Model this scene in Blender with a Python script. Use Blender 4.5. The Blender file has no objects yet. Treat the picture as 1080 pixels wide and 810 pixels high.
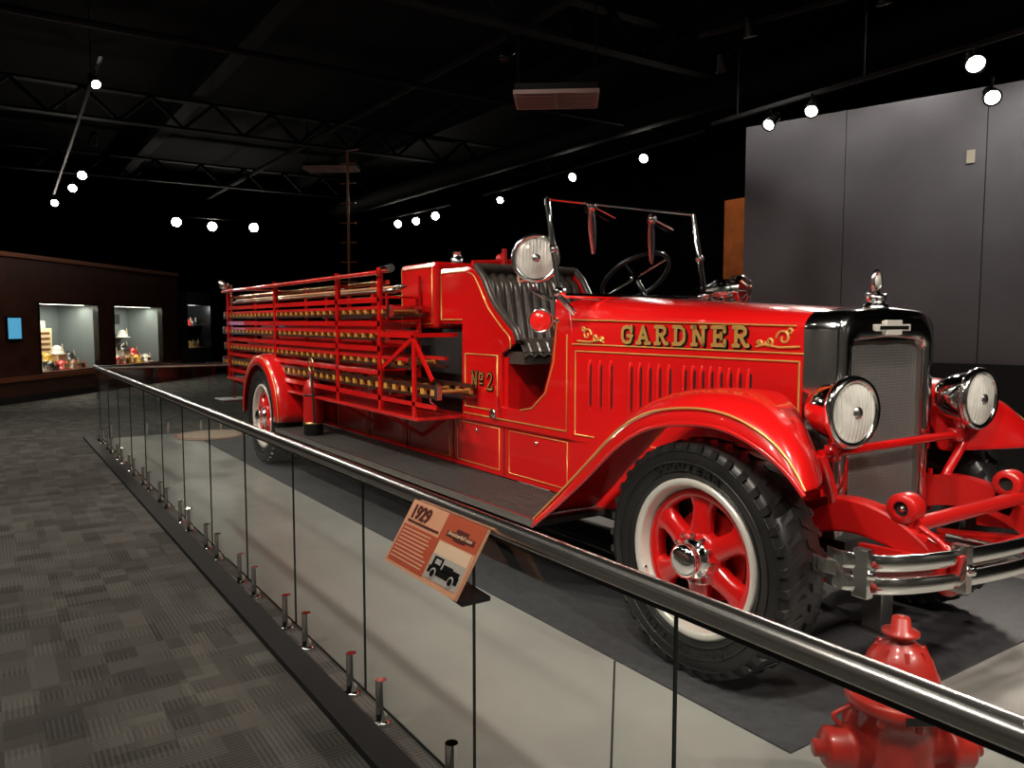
import bpy, math, random
from mathutils import Vector, Matrix
random.seed(4)
S=bpy.context.scene
COL=S.collection
try:
    S.view_settings.view_transform='Standard'
    S.view_settings.look='None'
except Exception as e: print(e)

# ---------------------------------------------------------------- materials
def mat(name,c,rough=.5,metal=0,coat=0,emit=None,es=0,spec=.5):
    m=bpy.data.materials.new(name);m.use_nodes=True
    b=m.node_tree.nodes['Principled BSDF']
    b.inputs['Base Color'].default_value=(*c,1)
    b.inputs['Roughness'].default_value=rough
    b.inputs['Metallic'].default_value=metal
    b.inputs['Coat Weight'].default_value=coat
    b.inputs['Coat Roughness'].default_value=.03
    b.inputs['Specular IOR Level'].default_value=spec
    if emit:
        b.inputs['Emission Color'].default_value=(*emit,1)
        b.inputs['Emission Strength'].default_value=es
    return m
def noisy(m,scale,amt,bump=0,bs=None):
    nt=m.node_tree;b=nt.nodes['Principled BSDF']
    tc=nt.nodes.new('ShaderNodeTexCoord');n=nt.nodes.new('ShaderNodeTexNoise');n.inputs['Scale'].default_value=scale;n.inputs['Detail'].default_value=5
    nt.links.new(tc.outputs['Object'],n.inputs['Vector'])
    c=b.inputs['Base Color'].default_value[:]
    r=nt.nodes.new('ShaderNodeValToRGB')
    r.color_ramp.elements[0].position=.3;r.color_ramp.elements[1].position=.7
    r.color_ramp.elements[0].color=(*[v*(1-amt) for v in c[:3]],1)
    r.color_ramp.elements[1].color=(*[min(1,v*(1+amt)) for v in c[:3]],1)
    nt.links.new(n.outputs['Fac'],r.inputs['Fac']);nt.links.new(r.outputs['Color'],b.inputs['Base Color'])
    if bump:
        bp=nt.nodes.new('ShaderNodeBump');bp.inputs['Strength'].default_value=bump
        n2=nt.nodes.new('ShaderNodeTexNoise');n2.inputs['Scale'].default_value=bs or scale*5
        nt.links.new(tc.outputs['Object'],n2.inputs['Vector'])
        nt.links.new(n2.outputs['Fac'],bp.inputs['Height']);nt.links.new(bp.outputs['Normal'],b.inputs['Normal'])
    return m
def glassmat(name,tint,refl=1.0):
    m=bpy.data.materials.new(name);m.use_nodes=True;nt=m.node_tree
    for n in list(nt.nodes): nt.nodes.remove(n)
    o=nt.nodes.new('ShaderNodeOutputMaterial');t=nt.nodes.new('ShaderNodeBsdfTransparent');g=nt.nodes.new('ShaderNodeBsdfGlossy');x=nt.nodes.new('ShaderNodeMixShader')
    fr=nt.nodes.new('ShaderNodeLayerWeight');fr.inputs['Blend'].default_value=.5
    mp=nt.nodes.new('ShaderNodeMath');mp.operation='POWER';mp.inputs[1].default_value=4.0
    ml=nt.nodes.new('ShaderNodeMath');ml.operation='MULTIPLY_ADD';ml.inputs[1].default_value=.55*refl;ml.inputs[2].default_value=.07*refl
    t.inputs['Color'].default_value=(*tint,1);g.inputs['Roughness'].default_value=.01
    g.inputs['Color'].default_value=(.9,.95,1,1)
    nt.links.new(fr.outputs['Facing'],mp.inputs[0]);nt.links.new(mp.outputs[0],ml.inputs[0])
    nt.links.new(ml.outputs[0],x.inputs[0]);nt.links.new(t.outputs[0],x.inputs[1]);nt.links.new(g.outputs[0],x.inputs[2]);nt.links.new(x.outputs[0],o.inputs[0])
    return m
RED=mat('red_paint',(.60,.006,.006),.24,0,1.0)
RED2=mat('red_paint_chassis',(.52,.010,.009),.30,0,.6)
DRED=mat('extinguisher_red',(.45,.012,.010),.22,0,.8)
HYD=noisy(mat('hydrant_red',(.40,.020,.013),.38,0,.4),12,.18,.1,60)
GOLD=mat('gold_leaf',(.80,.50,.14),.3,.55)
BRASS=mat('brass',(.75,.48,.20),.22,1)
CHROME=mat('chrome',(.90,.90,.88),.06,1)
NICK=mat('nickel_shell',(.88,.88,.86),.11,1)
STEEL=mat('brushed_steel',(.64,.63,.61),.25,1)
RUB=noisy(mat('tire_rubber',(.013,.013,.013),.36),8,.3,.08,80)
BLK=mat('black_gloss',(.008,.008,.008),.25)
BLKM=mat('black_matte',(.010,.010,.010),.7)
LEA=noisy(mat('black_leather',(.060,.048,.042),.28),25,.3,.15,140)
SILV=mat('silver_paint',(.72,.70,.64),.3,.3)
WOOD=mat('varnished_wood',(.38,.15,.035),.35,0,.3)
YEL=mat('ladder_wood',(.55,.27,.05),.4,0,.3)
DWOOD=mat('ladder_rail_dark',(.045,.014,.008),.35,0,.3)
LENS=noisy(mat('lamp_lens',(.80,.78,.72),.12,.25,.8),7,.3)
REDL=mat('red_lens',(.55,.01,.01),.08,0,1,(1,.02,.01),.25)
REDD=mat('dark_red_lens',(.14,.01,.01),.1,0,1)
GLASS=glassmat('windshield_glass',(.84,.86,.87),1.2)
RGL=glassmat('railing_glass',(.85,.89,.87),1.2)
GEDGE=mat('glass_edge',(.01,.02,.018),.15)
RBD=noisy(mat('running_board_rubber',(.045,.042,.040),.45),20,.3)
FIN=mat('radiator_fins',(.30,.29,.28),.4,.6)
LAMP=mat('lamp_bulb',(1,1,1),.5,0,0,(1,.93,.80),60)

# ---------------------------------------------------------------- mesh builder
class MB:
    def __init__(s): s.v=[];s.f=[];s.m=[];s.sm=[];s.mats=[]
    def mi(s,m):
        if m not in s.mats: s.mats.append(m)
        return s.mats.index(m)
    def add(s,vs,fs,m,smooth=False):
        o=len(s.v);k=s.mi(m);s.v+= [tuple(v) for v in vs]
        for f in fs: s.f.append(tuple(i+o for i in f));s.m.append(k);s.sm.append(smooth)
    def box(s,x0,x1,y0,y1,z0,z1,m):
        vs=[(x,y,z) for x in (x0,x1) for y in (y0,y1) for z in (z0,z1)]
        s.add(vs,[(0,1,3,2),(4,6,7,5),(0,4,5,1),(2,3,7,6),(0,2,6,4),(1,5,7,3)],m)
    def beam(s,p0,p1,w,h,m,up=(0,0,1)):
        p0=Vector(p0);p1=Vector(p1);d=(p1-p0).normalized();u=Vector(up)
        if abs(d.dot(u))>.98:u=Vector((0,1,0))
        a=d.cross(u).normalized();b=a.cross(d).normalized()
        vs=[p+a*i*w/2+b*j*h/2 for p in (p0,p1) for i,j in ((-1,-1),(1,-1),(1,1),(-1,1))]
        s.add(vs,[(3,2,1,0),(4,5,6,7),(0,1,5,4),(1,2,6,5),(2,3,7,6),(3,0,4,7)],m)
    def prism(s,poly,y0,y1,m):   # poly in x,z, extruded in y
        n=len(poly)
        vs=[(x,y0,z) for x,z in poly]+[(x,y1,z) for x,z in poly]
        fs=[tuple(range(n)),tuple(range(2*n-1,n-1,-1))]+[(i,i+n,(i+1)%n+n,(i+1)%n) for i in range(n)]
        s.add(vs,fs,m)
    def tube(s,pts,r,m,seg=10,closed=False,smooth=True,rs=None):
        P=[Vector(p) for p in pts];n=len(P);rings=[];prev=None
        for i in range(n):
            if closed: d=(P[(i+1)%n]-P[i-1])
            else: d=(P[min(i+1,n-1)]-P[max(i-1,0)])
            d.normalize()
            if prev is None:
                u=Vector((0,0,1)) if abs(d.z)<.9 else Vector((1,0,0))
                a=d.cross(u).normalized()
            else:
                a=prev-d*prev.dot(d);a.normalize()
            prev=a;b=d.cross(a)
            rr=rs[i] if rs else r
            rings.append([P[i]+(a*math.cos(2*math.pi*k/seg)+b*math.sin(2*math.pi*k/seg))*rr for k in range(seg)])
        vs=[v for R in rings for v in R];fs=[]
        for i in range(n if closed else n-1):
            j=(i+1)%n
            for k in range(seg): l=(k+1)%seg;fs.append((i*seg+k,i*seg+l,j*seg+l,j*seg+k))
        s.add(vs,fs,m,smooth)
        if not closed:
            s.add(rings[0],[tuple(range(seg-1,-1,-1))],m);s.add(rings[-1],[tuple(range(seg))],m)
    def lathe(s,prof,c,ax,m,seg=32,smooth=True,cap=False):   # prof (r,h)
        c=Vector(c);ax=Vector(ax).normalized()
        u=Vector((0,0,1)) if abs(ax.z)<.9 else Vector((1,0,0))
        a=ax.cross(u).normalized();b=ax.cross(a)
        vs=[];fs=[]
        for r,h in prof:
            for k in range(seg):
                t=2*math.pi*k/seg;vs.append(c+ax*h+(a*math.cos(t)+b*math.sin(t))*max(r,1e-4))
        for i in range(len(prof)-1):
            for k in range(seg): l=(k+1)%seg;fs.append((i*seg+k,i*seg+l,(i+1)*seg+l,(i+1)*seg+k))
        s.add(vs,fs,m,smooth)
    def grid(s,rows,m,smooth=True):
        n=len(rows[0]);vs=[v for r in rows for v in r]
        fs=[(i*n+j,i*n+j+1,(i+1)*n+j+1,(i+1)*n+j) for i in range(len(rows)-1) for j in range(n-1)]
        s.add(vs,fs,m,smooth)
    def obj(s,name,parent=None,bevel=0,solid=0,sub=0,loc=None):
        me=bpy.data.meshes.new(name);me.from_pydata(s.v,[],s.f)
        for m in s.mats: me.materials.append(m)
        me.polygons.foreach_set('material_index',s.m);me.polygons.foreach_set('use_smooth',s.sm)
        me.update()
        o=bpy.data.objects.new(name,me);COL.objects.link(o)
        if solid:
            q=o.modifiers.new('solid','SOLIDIFY');q.thickness=solid;q.offset=0
        if bevel:
            q=o.modifiers.new('bev','BEVEL');q.width=bevel;q.segments=2;q.limit_method='ANGLE';q.angle_limit=math.radians(50)
        if sub:
            q=o.modifiers.new('sub','SUBSURF');q.levels=sub;q.render_levels=sub
        if parent: o.parent=parent
        return o
def empty(name,loc=(0,0,0)):
    e=bpy.data.objects.new(name,None);COL.objects.link(e);e.empty_display_size=.1;return e
def spline(pts,n=6):
    P=[Vector(p) for p in pts];out=[]
    for i in range(len(P)-1):
        p0=P[max(i-1,0)];p1=P[i];p2=P[i+1];p3=P[min(i+2,len(P)-1)]
        for k in range(n):
            t=k/n
            out.append(.5*((2*p1)+(p2-p0)*t+(2*p0-5*p1+4*p2-p3)*t*t+(3*p1-p0-3*p2+p3)*t**3))
    out.append(P[-1]);return out
def text(body,size,loc,rot,m,parent,off=0,name='lettering',ext=.001,align='LEFT',sx=1):
    t=bpy.data.curves.new(name,'FONT');t.body=body;t.size=size;t.offset=off;t.extrude=ext;t.align_x=align
    t.materials.append(m);o=bpy.data.objects.new(name,t);COL.objects.link(o);o.location=loc;o.rotation_euler=rot;o.scale=(sx,1,1)
    if parent:o.parent=parent
    return o

# ================================================================ ROOM
def room_box(name,x0,x1,y0,y1,z0,z1,m):
    b=MB();b.box(x0,x1,y0,y1,z0,z1,m);return b.obj(name)
# carpet
CARP=bpy.data.materials.new('carpet_tiles');CARP.use_nodes=True
nt=CARP.node_tree;pb=nt.nodes['Principled BSDF'];pb.inputs['Roughness'].default_value=.9;pb.inputs['Specular IOR Level'].default_value=.15
N=lambda t:nt.nodes.new(t);L=nt.links.new
tc=N('ShaderNodeTexCoord');sep=N('ShaderNodeSeparateXYZ');L(tc.outputs['Object'],sep.inputs[0])
def mth(op,a,b=None):
    n=N('ShaderNodeMath');n.operation=op
    for i,v in enumerate((a,b)):
        if v is None: continue
        if isinstance(v,(int,float)): n.inputs[i].default_value=v
        else: L(v,n.inputs[i])
    return n.outputs[0]
def cellnoise(s1,s2,seed):
    a=mth('FLOOR',mth('MULTIPLY',sep.outputs[0],s1));b=mth('FLOOR',mth('MULTIPLY',sep.outputs[1],s2))
    c=N('ShaderNodeCombineXYZ');L(a,c.inputs[0]);L(b,c.inputs[1]);c.inputs[2].default_value=seed
    w=N('ShaderNodeTexWhiteNoise');w.noise_dimensions='3D';L(c.outputs[0],w.inputs['Vector']);return w.outputs['Value']
n1=cellnoise(7.7,7.7,1.0);n2=cellnoise(11.7,8.3,2.0);n3=cellnoise(4.1,9.7,5.0)
sx=mth('SINE',mth('MULTIPLY',sep.outputs[0],330.));sy=mth('SINE',mth('MULTIPLY',sep.outputs[1],330.))
g=mth('GREATER_THAN',n2,.5)
st=mth('ADD',mth('MULTIPLY',sx,g),mth('MULTIPLY',sy,mth('SUBTRACT',1.,g)))
v=mth('ADD',mth('ADD',mth('MULTIPLY',n1,.42),mth('MULTIPLY',n3,.36)),mth('MULTIPLY',st,.17))
nz=N('ShaderNodeTexNoise');nz.inputs['Scale'].default_value=220;L(tc.outputs['Object'],nz.inputs['Vector'])
v=mth('ADD',v,mth('MULTIPLY',mth('SUBTRACT',nz.outputs['Fac'],.5),.7))
rp=N('ShaderNodeValToRGB');rp.color_ramp.elements[0].position=0;rp.color_ramp.elements[0].color=(.058,.055,.050,1)
rp.color_ramp.elements[1].position=.85;rp.color_ramp.elements[1].color=(.175,.166,.152,1);L(v,rp.inputs[0]);L(rp.outputs[0],pb.inputs['Base Color'])

DARKW=noisy(mat('dark_room_paint',(.004,.004,.005),.9),2,.2)
LITW=noisy(mat('gallery_wall_gray',(.16,.155,.15),.7),2,.15)
CEIL=noisy(mat('black_ceiling_deck',(.003,.003,.0035),.9,spec=.2),3,.4)
BEAM=mat('black_steel',(.006,.006,.007),.75,spec=.22)
PLAT=noisy(mat('gray_platform_floor',(.31,.305,.285),.30),1.3,.10)
MAT=noisy(mat('charcoal_floor_mat',(.058,.058,.064),.5),30,.2,.1,300)
GWALL=noisy(mat('gray_wall_panel',(.165,.160,.175),.5),1.2,.18)
BROWN=noisy(mat('brown_veneer',(.060,.018,.010),.35),4,.3)
room_box('floor',-30,4,-5,15,-.1,0,CARP)
room_box('ceiling',-30,4,-5,15,5.6,5.7,CEIL)
room_box('wall_back',-30.1,-30,-5,15,0,5.6,DARKW)
room_box('wall_far_side',-30,4,15,15.1,0,5.6,DARKW)
room_box('wall_front',4,4.1,-5,15,0,5.6,LITW)
room_box('wall_near_side',-30,4,-5.1,-5,0,5.6,LITW)
b=MB();b.box(-11.15,3.9,1.225,6.9,0.0,.012,PLAT);b.obj('display_platform')
b=MB();b.box(-10.35,-1.62,2.24,4.9,.0125,.020,MAT);b.obj('floor_mat')
b=MB();b.box(-11.4,3.9,1.02,1.13,0.0,.03,BLKM);b.obj('trim_1')
b=MB();b.beam((-2.52,2.235,.0125),(-1.42,1.24,.0125),.008,.002,BLKM);b.obj('trim_2')

# gray partition wall on the right (slightly angled)
P0=Vector((-6.0,7.18,0));P1=Vector((-3.36,7.90,0));D=(P1-P0).normalized();Nn=Vector((D.y,-D.x,0))
b=MB()
def wb(s0,s1,o0,o1,z0,z1,m):
    A=P0+D*s0;B=P0+D*s1
    vs=[p+Nn*o+Vector((0,0,z)) for p in (A,B) for o in (o0,o1) for z in (z0,z1)]
    b.add(vs,[(0,1,3,2),(4,6,7,5),(0,4,5,1),(2,3,7,6),(0,2,6,4),(1,5,7,3)],m)
LL=[0,1.09,2.36,3.6,4.9,6.2]
for i in range(len(LL)-1): wb(LL[i]+.004,LL[i+1]-.004,-.15,0,0,3.66,GWALL)
wb(0,6.2,-.14,-.02,0,3.65,BLKM)
wb(0,6.2,0,.06,0,1.10,BLKM)
SW=mat('switch_plate',(.6,.55,.42),.5)
wb(2.20,2.27,0,.01,2.98,3.10,SW)
b.obj('wall_right')
b=MB();OR=noisy(mat('orange_wood_panel',(.60,.17,.04),.4),5,.3)
b.box(-7.0,-6.35,8.0,8.1,0,3.05,OR);b.obj('wall_orange_end')

# left display-case wall
W0=Vector((-16.75,.21,0));WD=Vector((-5.15,4.0,0)).normalized();WN=Vector((WD.y,-WD.x,0))  # normal
if WN.dot(Vector((16.75,-.21,0)))<0: WN=-WN
def obox(b,s0,s1,o0,o1,z0,z1,m):
    A=W0+WD*s0;B=W0+WD*s1
    vs=[p+WN*o+Vector((0,0,z)) for p in (A,B) for o in (o0,o1) for z in (z0,z1)]
    b.add(vs,[(0,1,3,2),(4,6,7,5),(0,4,5,1),(2,3,7,6),(0,2,6,4),(1,5,7,3)],m)
b=MB()
ZB,ZT=.52,1.88
obox(b,-6,1.13,-.1,0,0,2.72,BROWN);obox(b,3.08,3.64,-.1,0,0,2.72,BROWN);obox(b,5.78,6.6,-.1,0,0,2.72,BROWN)
for a,c in ((1.13,3.08),(3.64,5.78)):
    obox(b,a,c,-.1,0,0,ZB,BROWN);obox(b,a,c,-.1,0,ZT,2.72,BROWN)
WD2=mat('case_wood_trim',(.22,.07,.03),.35)
obox(b,-6,6.6,0,.04,ZB-.12,ZB-.03,WD2);obox(b,-6,6.6,0,.03,0,.12,BLKM);obox(b,-6,6.6,-.05,.06,2.68,2.76,WD2)
b.obj('wall_left')
CASEW=mat('case_backing',(.16,.19,.195),.7);CLIGHT=mat('case_light_strip',(1,1,1),.5,0,0,(1,.9,.72),8)
HCOL=[mat('helmet_'+n,c,.3,0,.5) for n,c in (('red',(.5,.02,.02)),('black',(.02,.02,.02)),('white',(.75,.72,.65)),('yellow',(.7,.4,.05)),('brown',(.2,.08,.03)))]
CREAM=mat('cream_card',(.75,.62,.40),.6)
def helmet(b,s,o,z,m,r=.13):
    c=W0+WD*s+WN*o+Vector((0,0,z))
    b.lathe([(r*1.5,0),(r*1.55,.01),(r,.03),(r*.95,.09),(r*.7,.15),(r*.25,.19),(0,.195)],c,(0,0,1),m,14)
    b.beam(c+Vector((0,0,.1))+WN*r,c+Vector((0,0,.22))+WN*r*.9,.08,.01,CREAM)
for ci,(a,c) in enumerate(((1.13,3.08),(3.64,5.78))):
    root=empty('display_case')
    b=MB()
    obox(b,a,c,-.95,-.9,ZB-.02,ZT,CASEW);obox(b,a-.03,a,-.95,-.1,ZB,ZT,CASEW);obox(b,c,c+.03,-.95,-.1,ZB,ZT,CASEW)
    obox(b,a,c,-.95,-.1,ZB-.05,ZB,WD2);obox(b,a,c,-.95,-.1,ZT,ZT+.04,BLKM)
    b.obj('cabinet',root)
    b=MB();obox(b,a+.1,c-.1,-.3,-.24,ZT-.03,ZT-.005,CLIGHT);b.obj('light_strip',root)
    b=MB();A=W0+WD*a-WN*.05;B=W0+WD*c-WN*.05;b.add([A+Vector((0,0,ZB)),B+Vector((0,0,ZB)),B+Vector((0,0,ZT)),A+Vector((0,0,ZT))],[(0,1,2,3)],RGL);b.obj('pane',root)
    b=MB();obox(b,a,a+.03,-.1,.02,ZB,ZT,BLK);obox(b,c-.03,c,-.1,.02,ZB,ZT,BLK);obox(b,a,c,-.1,.02,ZT-.03,ZT,BLK);b.obj('frame',root)
    b=MB()
    for k in range(9):
        s=a+.2+(c-a-.4)*k/8;z=ZB+(.16,0,.3,0)[(k+ci)%4]
        if z>ZB: obox(b,s-.14,s+.14,-.7,-.45,ZB,z,(CREAM,BLKM,HCOL[2])[k%3])
        helmet(b,s,-.57 if z>ZB else -.36,z,HCOL[(k*2+ci)%5],.13)
    for k in range(6):   # cards, badges and bottles along the front
        s=a+.25+(c-a-.5)*k/5;obox(b,s-.06,s+.06,-.24,-.22,ZB,ZB+.11,(CREAM,HCOL[2],HCOL[4])[k%3])
        p_=W0+WD*(s+.12)+WN*-.28+Vector((0,0,ZB));b.lathe([(.03,0),(.03,.09),(.012,.12),(.012,.15),(0,.15)],p_,(0,0,1),(BRASS,HCOL[1],HCOL[0])[k%3],10)
    if ci==0:
        obox(b,a+.75,a+1.25,-.62,-.59,ZB+.30,ZB+.85,CREAM)
        for q in range(4): obox(b,a+.82,a+1.18,-.59,-.585,ZB+.72-q*.11,ZB+.77-q*.11,HCOL[4])
        obox(b,a+.85,a+1.15,-.72,-.66,ZB+.8,ZB+1.0,HCOL[2])
        b.lathe([(.0,1.12),(.10,1.1),(.13,1.0),(.24,.80),(.22,.5),(.28,.1),(.26,.0)],W0+WD*(a+.36)+WN*-.62+Vector((0,0,ZB+.0)),(0,0,1),mat('coat_gray',(.42,.44,.46),.8),14)
        for q in range(3):
            p_=W0+WD*(a+.36)+WN*-.38+Vector((0,0,ZB+.25+q*.2));b.lathe([(.0,.03),(.03,.02),(.03,0)],p_,WN,HCOL[3],10)
    else:
        for k in range(3):
            s=a+.45+k*.6;obox(b,s-.18,s+.18,-.89,-.75,1.10,1.12,BLKM);helmet(b,s,-.76,1.12,HCOL[(k*3+1)%5],.12)
            obox(b,s-.12,s+.12,-.895,-.885,1.45,1.68,(HCOL[4],CREAM,HCOL[1])[k])
    b.obj('exhibits',root)
    l=bpy.data.lights.new('case_light','AREA');l.energy=34;l.shape='RECTANGLE';l.size=c-a-.2;l.size_y=.12;l.color=(1,.9,.75)
    lo=bpy.data.objects.new('case_lamp',l);COL.objects.link(lo)
    lo.location=W0+WD*(a+c)/2+WN*-.3+Vector((0,0,ZT-.05));lo.rotation_euler=(0,0,math.atan2(WD.y,WD.x));lo.parent=root
# blue screen
b=MB();obox(b,.22,.62,.0,.04,1.15,1.60,BLK);obox(b,.25,.59,.04,.045,1.19,1.57,mat('screen_glow',(.05,.2,.35),.3,0,0,(.10,.40,.65),.8));b.obj('wall_screen')
# freestanding glass case further back
root=empty('glass_showcase')
b=MB();obox(b,6.9,8.3,-.6,0.1,0,.8,BLKM);obox(b,6.9,8.3,-.6,.1,1.95,2.3,BLKM);obox(b,6.9,8.3,-.6,-.58,.8,1.95,mat('showcase_back',(.10,.10,.10),.6))
obox(b,6.9,6.94,-.6,.1,.8,1.95,BLK);obox(b,8.26,8.3,-.6,.1,.8,1.95,BLK)
for k in range(4): helmet(b,7.15+k*.3,-.3,.8,HCOL[(k+1)%5]);helmet(b,7.2+k*.3,-.35,1.4,HCOL[(k+3)%5],.1)
obox(b,6.95,8.25,-.55,-.15,1.38,1.4,GEDGE)
b.obj('cabinet',root)
l=bpy.data.lights.new('showcase_light','POINT');l.energy=16;l.shadow_soft_size=.1;lo=bpy.data.objects.new('showcase_lamp',l);COL.objects.link(lo);lo.location=W0+WD*7.6+WN*-.1+Vector((0,0,1.88));lo.parent=root

# ceiling beams, ducts
b=MB()
for x in (-26,-20,-14.5,-7.5,-.5):
    b.box(x-.09,x+.09,-5,15,4.75,4.79,BEAM);b.box(x-.09,x+.09,-5,15,5.22,5.26,BEAM)
    for k in range(20):
        y=-5+k;b.beam((x,y,4.78),(x,y+.5,5.24),.05,.05,BEAM);b.beam((x,y+.5,5.24),(x,y+1,4.78),.05,.05,BEAM)
for y in (-1.5,3.2,7.6,12): b.box(-30,4,y-.12,y+.12,5.26,5.55,BEAM)
b.obj('ceiling_trusses')
b=MB()
b.tube([(-30,5.4,4.95),(3,5.4,4.95)],.05,BEAM);b.tube([(-9.5,-5,4.6),(-9.5,15,4.6)],.04,BEAM);b.tube([(-30,8.7,4.7),(3,8.7,4.7)],.22,BEAM,16)
b.obj('ceiling_pipes')
# vents
VENT=mat('vent_louver',(.85,.62,.58),.5,.0)
def vent(c,wx,wy,ang):
    b=MB();z=c[2]
    b.box(-wx/2,wx/2,-wy/2,wy/2,z+.05,z+.12,BLKM)
    n=5
    for k in range(n+1):
        yy=-wy/2+wy*k/n;b.box(-wx/2,wx/2,yy-.022,yy+.022,z,z+.012,VENT);b.box(-wx/2,wx/2,yy-.004,yy+.004,z,z+.05,VENT)
    for xx in (-wx/2,0,wx/2): b.box(xx-.015,xx+.015,-wy/2,wy/2,z,z+.05,VENT)
    for xx in (-wx/2+.02,wx/2-.02): b.box(xx-.01,xx+.01,-.02,.02,z+.12,5.6,BEAM)
    ca,sa=math.cos(ang),math.sin(ang)
    b.v=[(c[0]+px*ca-py*sa,c[1]+px*sa+py*ca,pz) for px,py,pz in b.v]
    return b.obj('ceiling_vent')
AV=math.radians(52)
vent((-7.35,5.55,4.0),.92,.62,AV);vent((-15.2,5.9,4.5),1.0,.45,AV);vent((-12.5,-.2,4.4),.8,.5,AV)

# track lights --------------------------------------------------
TL=empty('track_lighting')
def track(name,p0,p1):
    b=MB();b.beam(p0,p1,.04,.04,BLKM)
    p0=Vector(p0);p1=Vector(p1)
    for t in (.1,.5,.9):
        p=p0.lerp(p1,t);b.tube([p,(p.x,p.y,5.59)],.008,BEAM,6)
    return b.obj('track',TL)
def lampfix(pos,aim,power=0,spot=60,r=.055,blend=.6,col=(1,.90,.78),trackz=.16,sr=.10):
    pos=Vector(pos);d=(Vector(aim)-pos).normalized()
    b=MB();b.lathe([(0,-.2),(.04,-.2),(.05,-.17),(.055,-.05),(r+.015,0),(r+.015,.02),(r,.02),(r,.0)],pos,d,BLK,20)
    b.lathe([(0,.004),(r,.004)],pos,d,LAMP,20,False)
    b.tube([pos-d*.1,pos+Vector((0,0,trackz))],.012,BLK,8);b.obj('can',TL)
    if power:
        l=bpy.data.lights.new('spot','SPOT');l.energy=power;l.spot_size=math.radians(spot);l.spot_blend=blend;l.shadow_soft_size=sr;l.color=col
        o=bpy.data.objects.new('spot_beam',l);COL.objects.link(o);o.location=pos+d*.04;o.rotation_euler=d.to_track_quat('-Z','Y').to_euler();o.parent=TL
lampfix((-3.22,6.51,3.5),(-1,3.6,.8),240,r=.065);lampfix((-3.24,6.84,3.3),(-.8,3.2,1.),180)
lampfix((-4.78,6.65,3.5),(-3.5,3.9,1.2),120);lampfix((-5.34,6.74,3.5),(-4.8,3.5,1.2),120)
for p,a in (((-9.82,9.23,4.2),(-6,3,1)),((-11.8,9.3,4.2),(-8,3,1)),((-14.9,9.7,4.2),(-9,3,1))): lampfix(p,a,200,50,r=.07)
for p in ((-18,9.74,4.2),(-19.2,9.8,4.2),(-20,9.65,4.2)): lampfix(p,(-10,3,1),0,r=.095)
for p in ((-23.1,6.6,4.2),(-23.5,5.55,4.2),(-23,4.5,4.2)): lampfix(p,(-9,2,1),0,50,r=.12)
for p in ((-16.7,1.66,4.2),(-18.4,1.65,4.2),(-20.9,1.5,4.2)): lampfix(p,(-9,0,.5),90,60,r=.075)
lampfix((-10.3,1.2,4.2),(-6.0,2.0,.8),160,55,r=.05)
track('t',(-2.4,6.6,3.69),(-6.2,6.85,3.69));track('t',(-8.5,9.25,4.39),(-15.6,9.7,4.39));track('t',(-17.2,9.75,4.39),(-21,9.6,4.39))
track('t',(-23.2,4,4.39),(-23.2,7.2,4.39));track('t',(-9.8,1.2,4.39),(-21.4,1.5,4.39))
# key lights, camera side, above / behind the visitor
for x,ax,pw in ((-.8,-2.0,350),(-2.4,-3.2,340),(-4.0,-4.6,330),(-5.6,-6.2,320),(-7.2,-7.9,310),(-8.8,-9.4,310)):
    lampfix((x,.1,4.3),(ax,2.8,.9),pw,56)
lampfix((1.8,3.0,4.3),(-1.8,3.3,.9),420,45);lampfix((1.6,1.6,4.3),(-1.8,2.6,.6),300,55)
track('t',(2,.1,4.49),(-9.4,.1,4.49));track('t',(1.9,1.2,4.49),(1.9,3.6,4.49))
for x,y in ((-2.5,-1.6),(-5.5,-1.5),(-9,-1.4),(-12.5,-1.2)): lampfix((x,y,4.3),(x-.6,y+1.2,0),200,100,col=(1,.92,.80))
track('t',(-1,-1.6,4.49),(-13.5,-1.2,4.49))
# unseen lamps added to light the walls behind the visitor, for chrome reflections
for x in (-11,-7.5,-4,-.5): lampfix((x,-3.6,4.3),(x,-5,2.0),110,90,col=(1,.92,.80))
track('t',(.5,-3.6,4.49),(-12,-3.6,4.49))
for y in (-1.5,2.2,5.9): lampfix((2.8,y,4.3),(4,y,2.0),110,90,col=(1,.92,.80))
track('t',(2.8,-2.4,4.49),(2.8,6.6,4.49))
# washers close to the gray wall (raking down) and platform; left-wall lamp added to brighten it
lampfix((-2.75,7.30,4.35),(-2.95,8.0,2.3),120,95,col=(1,.95,.88));lampfix((-4.2,6.85,4.35),(-4.2,7.66,2.0),55,105,col=(1,.95,.88));lampfix((-5.4,6.5,4.35),(-5.5,7.3,2.0),34,105,col=(1,.95,.88))
track('t',(-2.0,7.5,4.49),(-6.0,6.4,4.49))
lampfix((-.2,1.9,4.4),(-.6,2.2,0),160,70);lampfix((-13.6,1.5,4.2),(-18,.9,1.2),160,70)
lampfix((-6.2,7.0,4.3),(-6.7,8.0,2.2),35,60)
lampfix((-6.6,4.4,2.95+1.2),(-7.1,5.2,5.0),0,60)

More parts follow.
